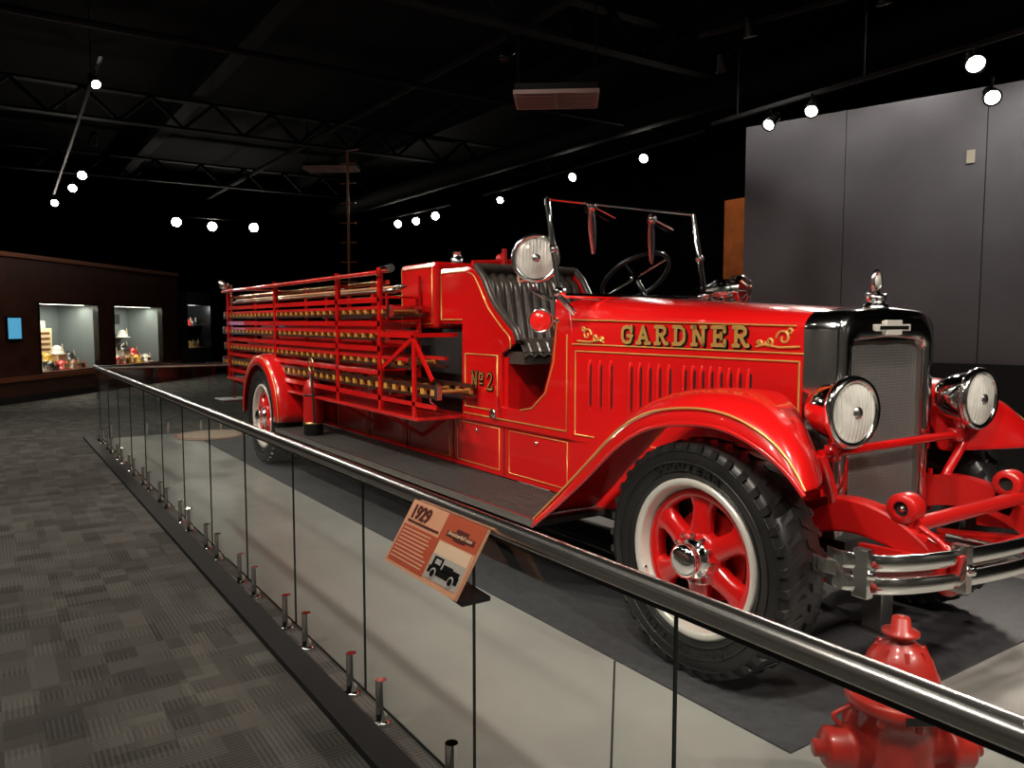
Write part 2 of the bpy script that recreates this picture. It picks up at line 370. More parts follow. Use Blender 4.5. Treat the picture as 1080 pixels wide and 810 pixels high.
# ================================================================ RAILING
root=empty('glass_railing')
b=MB()
b.tube([(1.2,1.17,.92),(-11.2,1.17,.92)],.026,STEEL,24);b.tube([(-11.2,1.17,.92),(-11.2,4.6,.92)],.026,STEEL,16)
b.box(-11.2,1.2,1.162,1.180,.885,.899,BLK)
b.obj('handrail',root)
bg=MB();be=MB();bs=MB()
seams=[1.31-.813*k for k in range(0,17)]
for i in range(len(seams)-1):
    x1,x0=seams[i]-.002,seams[i+1]+.002
    x0=max(x0,-11.2)
    bg.add([(x0,1.171,.07),(x1,1.171,.07),(x1,1.171,.89),(x0,1.171,.89)],[(0,1,2,3)],RGL)
    be.box(x1-.0025,x1+.0025,1.167,1.175,.07,.89,GEDGE);be.box(x0,x1,1.167,1.175,.066,.070,GEDGE)
    for x in (x1-.14,x0+.14):
        bs.tube([(x,1.171,.0),(x,1.171,.17)],.021,CHROME,14);bs.lathe([(0,0),(.034,0),(.034,.012),(.022,.016)],(x,1.171,.0),(0,0,1),CHROME,18)
for k in range(5):
    y0=1.2+k*.68;bg.add([(-11.2,y0,.07),(-11.2,y0+.66,.07),(-11.2,y0+.66,.89),(-11.2,y0,.89)],[(0,1,2,3)],RGL);be.box(-11.204,-11.196,y0+.66,y0+.664,.07,.89,GEDGE)
    for y in (y0+.12,y0+.54): bs.tube([(-11.2,y,.0),(-11.2,y,.17)],.021,CHROME,10)
bg.obj('glass_panels',root);be.obj('panel_edges',root);bs.obj('spigots',root)

# sign ------------------------------------------------------------
root=empty('information_sign')
A=Vector((-2.24,1.130,.925));B=Vector((-1.80,1.130,.925));C=Vector((-1.80,1.02,.745));Dd=Vector((-2.24,1.02,.745))
ex=(B-A).normalized();ey=(A-Dd).normalized();en=ex.cross(ey).normalized()
W_=(B-A).length;H_=(A-Dd).length
def sp(u,v,o=0): return Dd+ex*u*W_+ey*v*H_+en*o
def sq(b,u0,u1,v0,v1,o,m,th=.002):
    vs=[sp(u,v,oo) for u in (u0,u1) for v in (v0,v1) for oo in (o-th,o)]
    b.add(vs,[(0,1,3,2),(4,6,7,5),(0,4,5,1),(2,3,7,6),(0,2,6,4),(1,5,7,3)],m)
PEACH=mat('sign_peach',(.66,.33,.20),.35);SCR=mat('sign_cream',(.72,.52,.36),.35);SRED=mat('sign_orange',(.45,.085,.04),.35);SBR=mat('sign_brown',(.09,.02,.015),.4);SGR=mat('sign_photo_gray',(.40,.38,.35),.4)
b=MB();sq(b,0,1,0,1,0,PEACH,.012);sq(b,.52,1,.62,1,.0008,SRED);sq(b,.03,.55,.05,.62,.0010,SRED)
for k in range(9):
    sq(b,.05,.05+random.uniform(.38,.47),.56-k*.055,.574-k*.055,.0016,SCR,.001)
sq(b,.05,.5,.665,.70,.0016,SBR,.001)
sq(b,.56,.98,.08,.60,.0012,SGR);sq(b,.56,.98,.42,.60,.0016,SCR)
sq(b,.58,.96,.16,.26,.002,BLK);sq(b,.60,.72,.26,.40,.002,BLK);sq(b,.74,.86,.24,.34,.002,BLK);sq(b,.86,.95,.2,.32,.002,BLK);sq(b,.63,.70,.30,.37,.0024,SGR)
sq(b,.60,.95,.70,.78,.0016,SBR);sq(b,.70,.85,.67,.84,.0018,SBR)
for uu in (.66,.89):
    b.lathe([(0,.004),(.016,.004)],sp(uu,.17),en,SGR,12,False);b.lathe([(0,.005),(.011,.005)],sp(uu,.17),en,BLK,12,False)
b.obj('panel',root)
rot=Matrix((ex,ey,en)).transposed().to_euler()
text('1929',.060,sp(.05,.74,.002),rot,SBR,root,.002)
text('American LaFrance',.017,sp(.62,.725,.003),rot,SCR,root)
b=MB();b.beam(sp(.75,.55,-.012),sp(.75,.1,-.012),.06,.012,BLK,en);b.tube([sp(.75,.6,-.014),(-1.9,1.145,.905)],.012,BLK);b.tube([sp(.25,.8,-.014),(-2.13,1.145,.905)],.012,BLK)
b.beam((-1.95,1.08,.745),(-1.78,1.08,.735),.09,.012,BLK)
b.obj('bracket',root)

# ================================================================ HYDRANT
root=empty('fire_hydrant');hx,hy=-1.20,2.15
b=MB()
b.lathe([(0,0),(.17,0),(.17,.03),(.11,.035),(.105,.10),(.12,.11),(.12,.14),(.10,.15),(.10,.20),(.105,.30),(.10,.375),(.138,.38),(.145,.39),(.145,.41),(.138,.42),(.108,.425),(.101,.45),(.107,.455),(.107,.468),(.098,.485),(.086,.52),(.066,.55),(.036,.568),(.034,.582),(.05,.587),(.05,.597),(.028,.602),(.024,.636),(0,.64)],(hx,hy,.012),(0,0,1),HYD,40)
Rv=Vector((.558,.83,0));Fv=Vector((.83,-.558,0))
for sgn in (1,-1):
    b.lathe([(.055,.06),(.055,.13),(.068,.132),(.068,.155),(.060,.16),(.060,.20),(.05,.212),(.025,.214),(.025,.24),(0,.24)],(hx,hy,.26),Rv*sgn,HYD,28)
b.lathe([(.07,.06),(.07,.12),(.092,.122),(.092,.15),(.08,.155),(.08,.19),(.04,.20),(.03,.202),(.03,.225),(0,.225)],(hx,hy,.25),-Fv,HYD,28)
for k in range(8):
    t=k*math.pi/4+.2;b.lathe([(.013,-.02),(.013,.045),(0,.046)],(hx+.125*math.cos(t),hy+.125*math.sin(t),.39),(0,0,1),HYD,6,False)
for k in range(8):
    t=k*math.pi/4;b.beam((hx+.100*math.cos(t),hy+.100*math.sin(t),.48),(hx+.062*math.cos(t),hy+.062*math.sin(t),.566),.012,.012,HYD)
for sgn in (1,-1):
    b.tube(spline([Vector((hx,hy,.39))+Rv*sgn*.125,Vector((hx,hy,.36))+Rv*sgn*.185,Vector((hx,hy,.33))+Rv*sgn*.165]),.007,HYD,8)
b.obj('body',root)
b=MB();c=Vector((hx,hy,.412))+Fv*.146
b.beam(c-Rv*.05,c+Rv*.05,.004,.022,BLK);b.obj('plate',root)

# ================================================================ FIRE TRUCK
T=empty('fire_truck');YC=3.28
def hoodw(x): return .36+(.44-.36)*min(1,max(0,(-2.08-x)/1.54))
def hoody(x): return YC-hoodw(x)

# wheels
def wheel(name,cx,cy,side,cz=.512,tread=True):
    b=MB();ax=(0,-side,0)  # ax points outward for near side (side=1)
    prof=[(.325,.085),(.345,.108),(.40,.125),(.44,.124),(.47,.112),(.487,.095),(.489,.05),(.49,0)]
    full=prof+[(r,-h) for r,h in prof[::-1]][1:]
    b.lathe(full,(cx,cy,cz),ax,RUB,72)
    for rr,hh in ((.36,.114),(.405,.127),(.452,.121)): b.tube([Vector((cx+rr*math.cos(t),cy-side*hh,cz+rr*math.sin(t))) for t in [k*math.pi/32 for k in range(64)]],.004,RUB,6,True)
    n=38
    for k in range(n):
        for sd in (1,-1):
            a0=2*math.pi*(k+(0 if sd==1 else .5))/n;da=.062
            pts=[]
            for r in (.484,.499):
                for (h,sk) in ((.118,-.03),(.015,.075)):
                    for e in (-1,1):
                        t=a0+sk+e*da/2;rr=r-(.016 if h>.1 else 0)
                        pts.append((cx+rr*math.cos(t),cy-side*h*sd,cz+rr*math.sin(t)))
            b.add(pts,[(0,1,3,2),(4,6,7,5),(0,4,5,1),(2,3,7,6),(0,2,6,4),(1,5,7,3)],RUB)
            t0=a0-.03-da/2;t1=a0-.03+da/2
            pts=[(cx+r*math.cos(t),cy-side*h*sd,cz+r*math.sin(t)) for (r,h) in ((.484,.118),(.455,.126)) for t in (t0,t1)]+[(cx+r*math.cos(t),cy-side*h*sd,cz+r*math.sin(t)) for (r,h) in ((.47,.10),(.45,.115)) for t in (t0,t1)]
            b.add(pts,[(0,1,3,2),(4,6,7,5),(0,4,5,1),(2,3,7,6),(0,2,6,4),(1,5,7,3)],RUB)
    b.obj(name+'_tire',T)
    b=MB()
    b.lathe([(.30,.06),(.30,.095),(.308,.108),(.325,.112),(.335,.104),(.335,.088)],(cx,cy,cz),ax,SILV,72)
    b.lathe([(.302,.098),(.298,.07),(.285,.055),(.28,-.05)],(cx,cy,cz),ax,SILV,64)
    b.lathe([(.285,.06),(.262,.066),(.245,.05),(.243,.0),(.28,-.02)],(cx,cy,cz),ax,RED,64)
    for k in range(6):
        a=k*math.pi/3+.5;ca,sa=math.cos(a),math.sin(a)
        rows=[]
        for r,w,h in ((.06,.055,.075),(.11,.052,.075),(.16,.044,.068),(.21,.048,.062),(.255,.085,.058)):
            row=[]
            for e,dz in ((-1,-.05),(-1,-.012),(-.6,0),(0,.004),(.6,0),(1,-.012),(1,-.05)):
                row.append((cx+r*ca-w*e*sa,cy-side*(h+dz),cz+r*sa+w*e*ca))
            rows.append(row)
        b.grid(rows,RED)
    b.lathe([(.125,.03),(.12,.07),(.10,.083),(.06,.09)],(cx,cy,cz),ax,RED,40)
    b.lathe([(0,-.01),(.19,-.01),(.195,-.02)],(cx,cy,cz),ax,RED2,40,False)
    b.lathe([(.195,-.015),(.28,-.03)],(cx,cy,cz),ax,BLKM,40,False)
    b.lathe([(.21,-.02),(.21,-.09),(.0,-.09)],(cx,cy,cz),ax,BLKM,40)
    b.lathe([(.085,.085),(.08,.10),(.065,.105),(.062,.13),(.07,.135),(.07,.15),(.05,.165),(.03,.172),(0,.174)],(cx,cy,cz),ax,CHROME,36)
    for k in range(12):
        a=k*math.pi/6;b.lathe([(.009,.07),(.009,.10),(0,.101)],(cx+.1*math.cos(a),cy,cz+.1*math.sin(a)),ax,STEEL,6,False)
    b.tube([(cx-.27,cy-side*.09,cz-.1),(cx-.25,cy-side*.115,cz-.095)],.006,CHROME,6)
    b.obj(name+'_rim',T)
for nm,x in (('front',-2.24),('rear',-8.25)):
    wheel(nm+'_near',x,YC-.78,1);wheel(nm+'_far',x,YC+.78,-1)
for sd in (1,-1):
    b=MB();b.lathe([(.3,-.1),(.45,-.11),(.49,-.07),(.49,.07),(.45,.11),(.3,.1)],(-8.25,YC-sd*.53,.512),(0,1,0),RUB,48);b.obj('rear_inner_tire',T)
# raised sidewall lettering on the near front tire
for word,a0 in (('GOODYEAR',2.05),('ALL WEATHER',-.95)):
    for i,ch in enumerate(word):
        if ch==' ': continue
        a=a0-i*.125
        r=.372
        o=text(ch,.058,(-2.24+r*math.cos(a),YC-.78-.124,.512+r*math.sin(a)),(math.pi/2,0,0),RUB,T,.0015,'tire_lettering',.005,'CENTER')
        o.rotation_euler=(math.pi/2,-(a-math.pi/2),0)

# front fenders
lip=[(-3.32,.43),(-3.08,.60),(-2.87,.765),(-2.67,.93),(-2.52,1.02),(-2.38,1.068),(-2.18,1.095),(-2.02,1.085),(-1.87,1.035),(-1.76,.97),(-1.68,.895)]
crn=[(-3.36,.46),(-3.14,.67),(-2.94,.86),(-2.74,1.04),(-2.58,1.14),(-2.40,1.195),(-2.19,1.212),(-2.0,1.19),(-1.83,1.12),(-1.735,1.02),(-1.685,.90)]
lipS=spline([(x,0,z) for x,z in lip],4);crnS=spline([(x,0,z) for x,z in crn],4)
def fender(name,sd):
    b=MB();rows=[]
    for A_,B_ in zip(lipS,crnS):
        row=[]
        for y,k in ((.925,-.12),(.92,0),(.905,.42),(.86,.75),(.79,.94),(.70,1.0),(.62,.98),(.54,.92),(.46,.86)):
            p=A_.lerp(B_,k);f=min(1,max(0,(p.x+2.25)/.6));s_=max(0,(.86-y)/.40)
            f=f*f*(3-2*f)
            row.append((p.x-.26*f*s_**1.3,YC-sd*y,p.z-.02*f*s_))
        rows.append(row)
    b.grid(rows,RED);b.obj(name,T,solid=.012,sub=1)
    b=MB();b.tube([(A_.lerp(B_,.40).x,YC-sd*.915,A_.lerp(B_,.40).z+.004) for A_,B_ in zip(lipS,crnS)],.005,GOLD,6);b.obj(name+'_pinstripe',T)
    b=MB();b.tube([(p.x,YC-sd*.922,p.z-.012) for p in lipS],.010,RED,8);b.obj(name+'_bead',T)
fender('front_fender_near',1);fender('front_fender_far',-1)
# rear fenders
def rfender(name,sd):
    b=MB();rows=[];st=[]
    for k in range(25):
        a=math.radians(-2+184*k/24);r=.63
        x=-8.25+r*1.02*math.cos(a);z=.53+r*math.sin(a)
        nx,nz=math.cos(a),math.sin(a)
        row=[(x-nx*d,YC-sd*y,z-nz*d) for y,d in ((.925,.11),(.925,.07),(.91,.03),(.87,.008),(.78,0),(.60,0),(.45,0))]
        rows.append(row);st.append((x-nx*.02,YC-sd*.912,z-nz*.02))
    b.grid(rows,RED);b.obj(name,T,solid=.012)
    b=MB();b.tube(st,.005,GOLD,6);b.obj(name+'_pinstripe',T)
rfender('rear_fender_near',1);rfender('rear_fender_far',-1)

# hood
b=MB();rows=[]
xs=[-2.08-.055*i for i in range(31)]
for x in xs:
    w=hoodw(x);top=1.555+(1.655-1.555)*(-2.08-x)/1.65;zs=1.45;row=[]
    sec=[(w,.80),(w,1.0),(w,1.2),(w,1.36),(w,zs)]
    for k in range(1,9):
        a=math.pi/2*k/8;sec.append((w*math.cos(a)**.62,zs+(top-zs)*math.sin(a)**.8))
    row=[(x,YC-y,z) for y,z in sec]+[(x,YC+y,z) for y,z in sec[::-1][1:]]
    rows.append(row)
b.grid(rows,RED);b.obj('hood',T)
# hood lines & louvers
b=MB()
def side(x,z,o=.002): return (x,hoody(x)-o,z)
def stripe(b,pts,r=.0045,sub=8,m=GOLD):
    out=[]
    for i in range(len(pts)-1):
        a=pts[i];c=pts[i+1]
        for k in range(sub): t=k/sub;out.append(side(a[0]+(c[0]-a[0])*t,a[1]+(c[1]-a[1])*t))
    out.append(side(*pts[-1]));b.tube(out,r,m,6)
stripe(b,[(-2.10,1.355),(-3.60,1.365)])
stripe(b,[(-2.12,1.32),(-3.57,1.325),(-3.57,.84),(-2.12,.84),(-2.12,1.32)])
stripe(b,[(-2.14,1.475),(-3.60,1.505)],.004)
b.tube([side(-3.62,z,.001) for z in (.82,1.2,1.44)],.004,BLKM,6)
for x0,x1,n in ((-3.45,-3.28,3),(-3.13,-2.86,5),(-2.76,-2.38,8)):
    for k in range(n):
        x=x0+(x1-x0)*k/(n-1);yy=hoody(x)
        zt,zb=(1.275,1.0)
        b.tube([(x,yy+.004,zb),(x,yy-.008,zb+.03),(x,yy-.008,zt-.03),(x,yy+.004,zt)],.011,RED,8)
        b.box(x+.010,x+.018,yy-.003,yy+.01,zb+.02,zt-.02,BLKM)
for x in (-3.05,-2.3): b.tube([(x,hoody(x)-.02,.93),(x,hoody(x)-.02,1.0)],.010,CHROME,8);b.lathe([(0,.03),(.02,.03),(.02,0)],(x,hoody(x),.93),(0,-1,0),CHROME,12)
b.obj('hood_trim_and_louvers',T)
# letters
LET={
'G':[[(.70,.72),(.62,.90),(.42,.96),(.2,.90),(.10,.70),(.10,.30),(.2,.10),(.42,.04),(.62,.10),(.68,.22),(.68,.42)],[(.46,.44),(.78,.44)],[(.72,.98),(.72,.68)]],
'A':[[(.08,.04),(.38,.96),(.68,.04)],[(.2,.34),(.56,.34)],[(-.04,.04),(.2,.04)],[(.54,.04),(.82,.04)]],
'R':[[(.18,.04),(.18,.96)],[(.04,.96),(.5,.96),(.64,.84),(.64,.64),(.5,.52),(.18,.52)],[(.40,.50),(.66,.05),(.8,.05)],[(.04,.04),(.32,.04)]],
'D':[[(.18,.04),(.18,.96)],[(.04,.96),(.46,.96),(.66,.78),(.70,.5),(.66,.22),(.46,.04),(.04,.04)]],
'N':[[(.14,.04),(.14,.96)],[(.14,.94),(.66,.06)],[(.66,.04),(.66,.96)],[(.02,.04),(.28,.04)],[(.0,.96),(.2,.96)],[(.54,.96),(.8,.96)]],
'E':[[(.18,.04),(.18,.96)],[(.04,.96),(.70,.96)],[(.04,.04),(.72,.04)],[(.18,.5),(.52,.5)],[(.70,.98),(.70,.74)],[(.72,.02),(.72,.28)],[(.52,.38),(.52,.62)]],
'o':[[(.1,.55),(.1,.9),(.5,.9),(.5,.55),(.1,.55)],[(.1,.32),(.5,.32)]],
'2':[[(.1,.72),(.2,.9),(.42,.96),(.62,.86),(.64,.68),(.5,.5),(.14,.16),(.08,.05),(.7,.05),(.72,.22)]]}
def letters(b,word,x0,z0,w,h,step,wd,m,yf,o):
    for i,ch in enumerate(word):
        for pl in LET[ch]:
            P=[(x0+i*step+p[0]*w,z0+p[1]*h) for p in pl]
            for a,c in zip(P[:-1],P[1:]):
                dx,dz=c[0]-a[0],c[1]-a[1];l=math.hypot(dx,dz) or 1;nx,nz=-dz/l*wd/2,dx/l*wd/2
                q=[(a[0]+nx,a[1]+nz),(c[0]+nx,c[1]+nz),(c[0]-nx,c[1]-nz),(a[0]-nx,a[1]-nz)]
                b.add([(x,yf(x)-o,z) for x,z in q],[(0,1,2,3)],m)
            for x,z in P:
                b.add([(x+wd/2*math.cos(t),yf(x)-o,z+wd/2*math.sin(t)) for t in [k*math.pi/4 for k in range(8)]],[tuple(range(8))],m)
b=MB()
letters(b,'GARDNER',-3.190,1.374,.108,.092,.1215,.026,BLK,hoody,.0045)
letters(b,'GARDNER',-3.198,1.379,.108,.092,.1215,.019,GOLD,hoody,.0065)
def curl(b,cx,cz,s,r0,turns,dirn,sidey):
    pts=[]
    for k in range(20):
        t=k/19;a=dirn*turns*2*math.pi*t;rr=r0*(1-.8*t);pts.append((cx+s*rr*math.cos(a),sidey(cx)-.004,cz+rr*math.sin(a)))
    b.tube(pts,.0055,GOLD,6)
for cx,s in ((-3.50,1),(-2.17,-1)):
    curl(b,cx+s*.03,1.42,s,.038,1.1,1,hoody);curl(b,cx+s*.10,1.405,s,.024,1.2,-1,hoody);curl(b,cx-s*.0,1.455,s,.018,1,-1,hoody);curl(b,cx+s*.15,1.395,s,.015,1.2,1,hoody)
    b.tube(spline([side(cx-s*.05,1.385,.004),side(cx+s*.05,1.38,.004),side(cx+s*.12,1.39,.004),side(cx+s*.17,1.38,.004)]),.006,GOLD,6)
b.obj('gold_lettering',T)

# cab sides
for sd,nm in ((1,'near'),(-1,'far')):
    poly=[(-4.86,.80),(-3.60,.80),(-3.60,1.44),(-3.63,1.57),(-3.76,1.63),(-3.765,1.52),(-3.80,1.25),(-3.88,1.06),(-4.02,.955),(-4.15,.93),(-4.35,.93),(-4.35,1.28),(-4.20,1.35),(-4.21,1.42),(-4.32,1.50),(-4.47,1.62),(-4.58,1.76),(-4.66,1.845),(-4.74,1.87),(-4.83,1.85),(-4.86,1.78)]
    b=MB();y=YC-sd*.445
    b.prism(poly,min(y,y+sd*.03),max(y,y+sd*.03),RED);b.obj('cab_side_'+nm,T,bevel=.008)
    b=MB();yy=y-sd*.003
    b.tube([(x,yy,z) for x,z in ((-4.83,.85),(-3.64,.85),(-3.64,1.42))],.0045,GOLD,6)
    b.tube([(x+.03,yy,z-.0) for x,z in poly[5:10]],.0045,GOLD,6)
    b.tube([(x,yy,z) for x,z in ((-4.81,1.27),(-4.39,1.27),(-4.39,.90),(-4.81,.90),(-4.81,1.27))],.0045,GOLD,6)
    b.tube([(p.x-.035,yy,p.z-.03) for p in spline([(x,0,z) for x,z in poly[12:19]],4)],.0045,GOLD,6)
    b.lathe([(.0,.03),(.03,.03),(.035,.02),(.035,0)],(-4.42,y,.88),(0,-sd,0),CHROME,18)
    b.tube([(-4.36,y-sd*.02,.86),(-4.36,y-sd*.03,1.0)],.012,RED,8)
    b.obj('cab_trim_'+nm,T)
b=MB();letters(b,'No2',-4.72,1.03,.10,.12,.10,.026,BLK,lambda x:YC-.445,.004);letters(b,'No2',-4.723,1.033,.10,.12,.10,.010,GOLD,lambda x:YC-.445,.006);b.obj('number_lettering',T)
# cab interior
b=MB()
b.box(-4.86,-3.6,YC-.42,YC+.42,.86,.90,BLKM);b.box(-3.80,-3.76,YC-.42,YC+.42,.9,1.6,BLKM);b.box(-4.86,-4.83,YC-.42,YC+.42,.8,1.78,RED);b.box(-4.35,-4.30,YC-.42,YC+.42,.9,1.26,RED)
b.obj('cab_interior',T)
b=MB()
nchan=11
rows=[]
for i in range(13):
    t=i/12;z=1.33+.53*t;x0=-4.50-.13*t;row=[]
    edge=.06*math.sin(math.pi*min(1,max(0,(t-.82)/.18))/2)
    for j in range(nchan*6+1):
        u=j/(nchan*6);y=YC-.41+.82*u;bul=abs(math.sin(math.pi*u*nchan))**.6*.028
        row.append((x0+bul-edge*1.4,y,z-edge*.1))
    rows.append(row)
b.grid(rows,LEA)
rows=[]
for i in range(9):
    t=i/8;x=-4.5+.38*t;row=[]
    for j in range(nchan*6+1):
        u=j/(nchan*6);y=YC-.41+.82*u;bul=abs(math.sin(math.pi*u*nchan))**.6*.02
        row.append((x,y,1.36+bul-.10*max(0,t-.85)*6.6))
    rows.append(row)
b.grid(rows,LEA);b.box(-4.5,-4.13,YC-.41,YC+.41,1.22,1.30,LEA)
b.tube([(-4.69,YC-.43,1.865),(-4.69,YC+.43,1.865)],.035,LEA,14)
for s_ in (-.43,.43):
    b.tube(spline([(-4.16,YC+s_,1.37),(-4.20,YC+s_,1.44),(-4.33,YC+s_,1.53),(-4.47,YC+s_,1.645),(-4.58,YC+s_,1.79),(-4.68,YC+s_,1.875)]),.024,LEA,12)
b.obj('seat',T)
# steering wheel
b=MB();sc=Vector((-3.98,YC+.40,1.79));ax=Vector((-.62,0,.78)).normalized()
u=Vector((0,1,0));w=ax.cross(u)
b.tube([sc+(u*math.cos(t)+w*math.sin(t))*.245 for t in [k*math.pi/20 for k in range(40)]],.015,BLK,10,True)
for k in range(4):
    t=k*math.pi/2+.6;b.tube([sc,sc+(u*math.cos(t)+w*math.sin(t))*.245],.008,CHROME if k%2 else BLK,8)
b.lathe([(.045,-.02),(.045,.02),(0,.03)],sc,ax,CHROME,20);b.tube([sc,sc-ax*.55],.02,BLK,10)
b.tube([(-4.0,YC+.05,.9),(-4.05,YC+.02,1.5)],.01,CHROME,8);b.lathe([(.0,.03),(.03,0),(0,-.03)],(-4.05,YC+.02,1.52),(0,0,1),BLK,12)
b.obj('steering_wheel',T)
# windshield
b=MB()
hw=.59;bt=(-3.53,1.64);tp=(-3.65,2.19)
for sd in (1,-1):
    b.tube([(bt[0]+.01,YC-sd*(hw-.10),1.54),(bt[0],YC-sd*hw,1.64),(tp[0],YC-sd*hw,tp[1])],.017,CHROME,12)
    b.lathe([(0,-.03),(.026,-.03),(.026,.03),(0,.03)],(bt[0],YC-sd*hw,1.66),(0,1,0),CHROME,14);b.lathe([(0,-.02),(.022,-.02),(.022,.02),(0,.02)],(bt[0]-.055,YC-sd*hw,1.90),(0,1,0),CHROME,14)
b.tube([(tp[0],YC-hw,tp[1]),(tp[0],YC+hw,tp[1])],.012,CHROME,10);b.tube([(bt[0],YC-hw,bt[1]),(bt[0],YC+hw,bt[1])],.015,CHROME,10)
for y0,z0 in ((YC-.28,2.17),(YC+.20,2.13)):
    rows=[]
    for k in range(7):
        t=k/6;w_=.022*math.sin(math.pi*(.12+.8*t))+.008
        p=Vector((-3.63-.06*t,y0+.07*t,z0-.27*t));rows.append([(p.x,p.y-w_,p.z),(p.x+.012,p.y,p.z),(p.x,p.y+w_,p.z),(p.x-.012,p.y,p.z),(p.x,p.y-w_,p.z)])
    b.grid(rows,STEEL);b.tube([(-3.62,y0,z0),(-3.60,y0+.16,z0-.06)],.006,STEEL,6);b.lathe([(0,0),(.03,0),(.03,.02),(0,.02)],(-3.63,y0,z0),(1,0,0),CHROME,12)
b.obj('windshield_frame',T)
b=MB();b.add([(bt[0],YC-hw,bt[1]),(bt[0],YC+hw,bt[1]),(tp[0],YC+hw,tp[1]),(tp[0],YC-hw,tp[1])],[(0,1,2,3)],GLASS);b.obj('windshield_glass',T)
# lamps
def lamp(b,c,ax,r,depth,lens,body=CHROME):
    b.lathe([(0,-depth),(r*.3,-depth*.97),(r*.62,-depth*.8),(r*.86,-depth*.5),(r*.97,-depth*.15),(r*1.0,0)],c,ax,body,36)
    b.lathe([(r*.98,-.02),(r*1.1,-.012),(r*1.14,.008),(r*1.08,.026),(r*.93,.024),(r*.92,.01)],c,ax,NICK,40)
    b.lathe([(r*.93,.012),(r*.8,.02),(r*.5,.03),(0,.036)],c,ax,lens,36)
    if lens is LENS:
        axn=Vector(ax).normalized();sdv=axn.cross(Vector((0,0,1))).normalized();c=Vector(c)
        for k in range(-5,6):   # vertical lens flutes
            q=k*r*.155;hh=math.sqrt(max(0,(r*.88)**2-q*q))
            pts=[]
            for j in range(9):
                zz=-hh+2*hh*j/8;rr=math.hypot(q,zz)/r;h=.036-.024*rr*rr
                pts.append(c+axn*(h-.001)+sdv*q+Vector((0,0,zz)))
            b.tube(pts,.0028,lens,6)
        b.lathe([(0,.044),(r*.16,.040),(r*.2,.034)],c,ax,STEEL,18)
sc=Vector((-3.80,YC-.56,1.865));ax=Vector((.88,-.47,.02))
b=MB();lamp(b,sc,ax,.128,.19,LENS);b.tube([sc-Vector((.05,0,.12)),(-3.83,YC-.56,1.68),(-3.76,YC-.47,1.62)],.014,CHROME,10)
b.tube([sc+Vector((-.06,-.08,0)),sc+Vector((-.06,-.08,-.13)),sc+Vector((-.06,.08,-.13)),sc+Vector((-.06,.08,0))],.010,CHROME,8)
b.obj('spotlight',T)
b=MB();sc=Vector((-3.80,YC-.52,1.50));lamp(b,sc,Vector((.7,-.7,.0)),.066,.09,REDL);b.tube([sc-Vector((.03,-.03,0)),(-3.72,YC-.44,1.50)],.012,CHROME,8);b.obj('red_warning_lamp',T)
b=MB();sc=Vector((-3.42,YC+.70,1.69));sax=Vector((1,.18,0)).normalized()
b.lathe([(0,-.16),(.05,-.15),(.075,-.08),(.08,0),(.085,.06),(.095,.065),(.095,.09),(.08,.10)],sc,sax,CHROME,32)
b.lathe([(.08,.095),(.06,.105),(0,.11)],sc,sax,REDD,24)
for k in range(8):
    t=k*math.pi/4;u_=Vector((-sax.y,sax.x,0));rr=u_*math.cos(t)+Vector((0,0,1))*math.sin(t)
    b.tube([sc+rr*.085+sax*.10,sc+rr*.03+sax*.125],.008,CHROME,6);b.tube([sc+rr*.088,sc+rr*.094+sax*.07],.006,BLK,6)
b.tube([sc,(-3.45,YC+.58,1.58),(-3.5,YC+.42,1.55)],.018,CHROME,10);b.obj('siren',T)

# radiator
b=MB()
def arch(hw_,z0,z1,rc,n=8):
    pts=[(-hw_,z0),(-hw_,z1-rc*.7)]
    for k in range(1,n):
        a=math.pi-math.pi/2*k/n;pts.append((-hw_+rc+rc*math.cos(a),z1-rc*.7+rc*.7*math.sin(a)))
    pts.append((-hw_+rc,z1));pts.append((0,z1+.012))
    return pts+[(-x,z) for x,z in pts[::-1][1:]]
outer=arch(.365,.58,1.545,.13);inner=arch(.285,.62,1.415,.07)
rows=[]
for (src,x) in ((outer,-2.10),(outer,-1.955),):
    rows.append([(x,YC+y,z) for y,z in src])
o2=[(y*.955,z-.012 if z>1 else z) for y,z in outer];rows.append([(-1.925,YC+y,z) for y,z in o2])
i2=[(y*1.03,z+.012 if z>1 else z) for y,z in inner];rows.append([(-1.920,YC+y,z) for y,z in i2]);rows.append([(-1.935,YC+y,z) for y,z in inner]);rows.append([(-1.99,YC+y,z) for y,z in inner])
b.grid(rows,NICK)
b.box(-2.10,-1.93,YC-.36,YC+.36,.56,.62,NICK)
b.obj('radiator_shell',T)
b=MB();b.box(-2.0,-1.985,YC-.285,YC+.285,.6,1.42,BLKM)
for k in range(44):
    y=YC-.28+.56*k/43;b.box(-1.985,-1.968,y-.0024,y+.0024,.62,1.41,FIN)
for k in range(60):
    z=.63+.77*k/59;b.box(-1.985,-1.970,YC-.28,YC+.28,z-.0017,z+.0017,FIN)
b.obj('radiator_core',T)
b=MB()  # badge
b.box(-1.925,-1.912,YC-.13,YC+.13,1.452,1.482,SILV);b.box(-1.925,-1.910,YC-.06,YC+.06,1.435,1.50,SILV);b.box(-1.912,-1.908,YC-.11,YC+.11,1.459,1.475,BLK)
b.obj('radiator_badge',T,bevel=.004)
b=MB();c=Vector((-2.0,YC,1.555))
b.lathe([(.055,-.01),(.055,.012),(.04,.018),(.035,.03),(.042,.035),(.042,.05),(.02,.06),(.015,.07)],c,(0,0,1),NICK,24)
b.tube([c+Vector((0,.030*math.cos(t),.115+.045*math.sin(t))) for t in [k*math.pi/12 for k in range(24)]],.009,NICK,8,True)
b.lathe([(0,-.006),(.026,-.006),(.026,.006),(0,.006)],c+Vector((0,0,.115)),(1,0,0),SILV,16)
b.tube([c+Vector((0,-.075,.055)),c+Vector((0,.075,.055))],.008,NICK,8)
b.obj('radiator_cap',T)
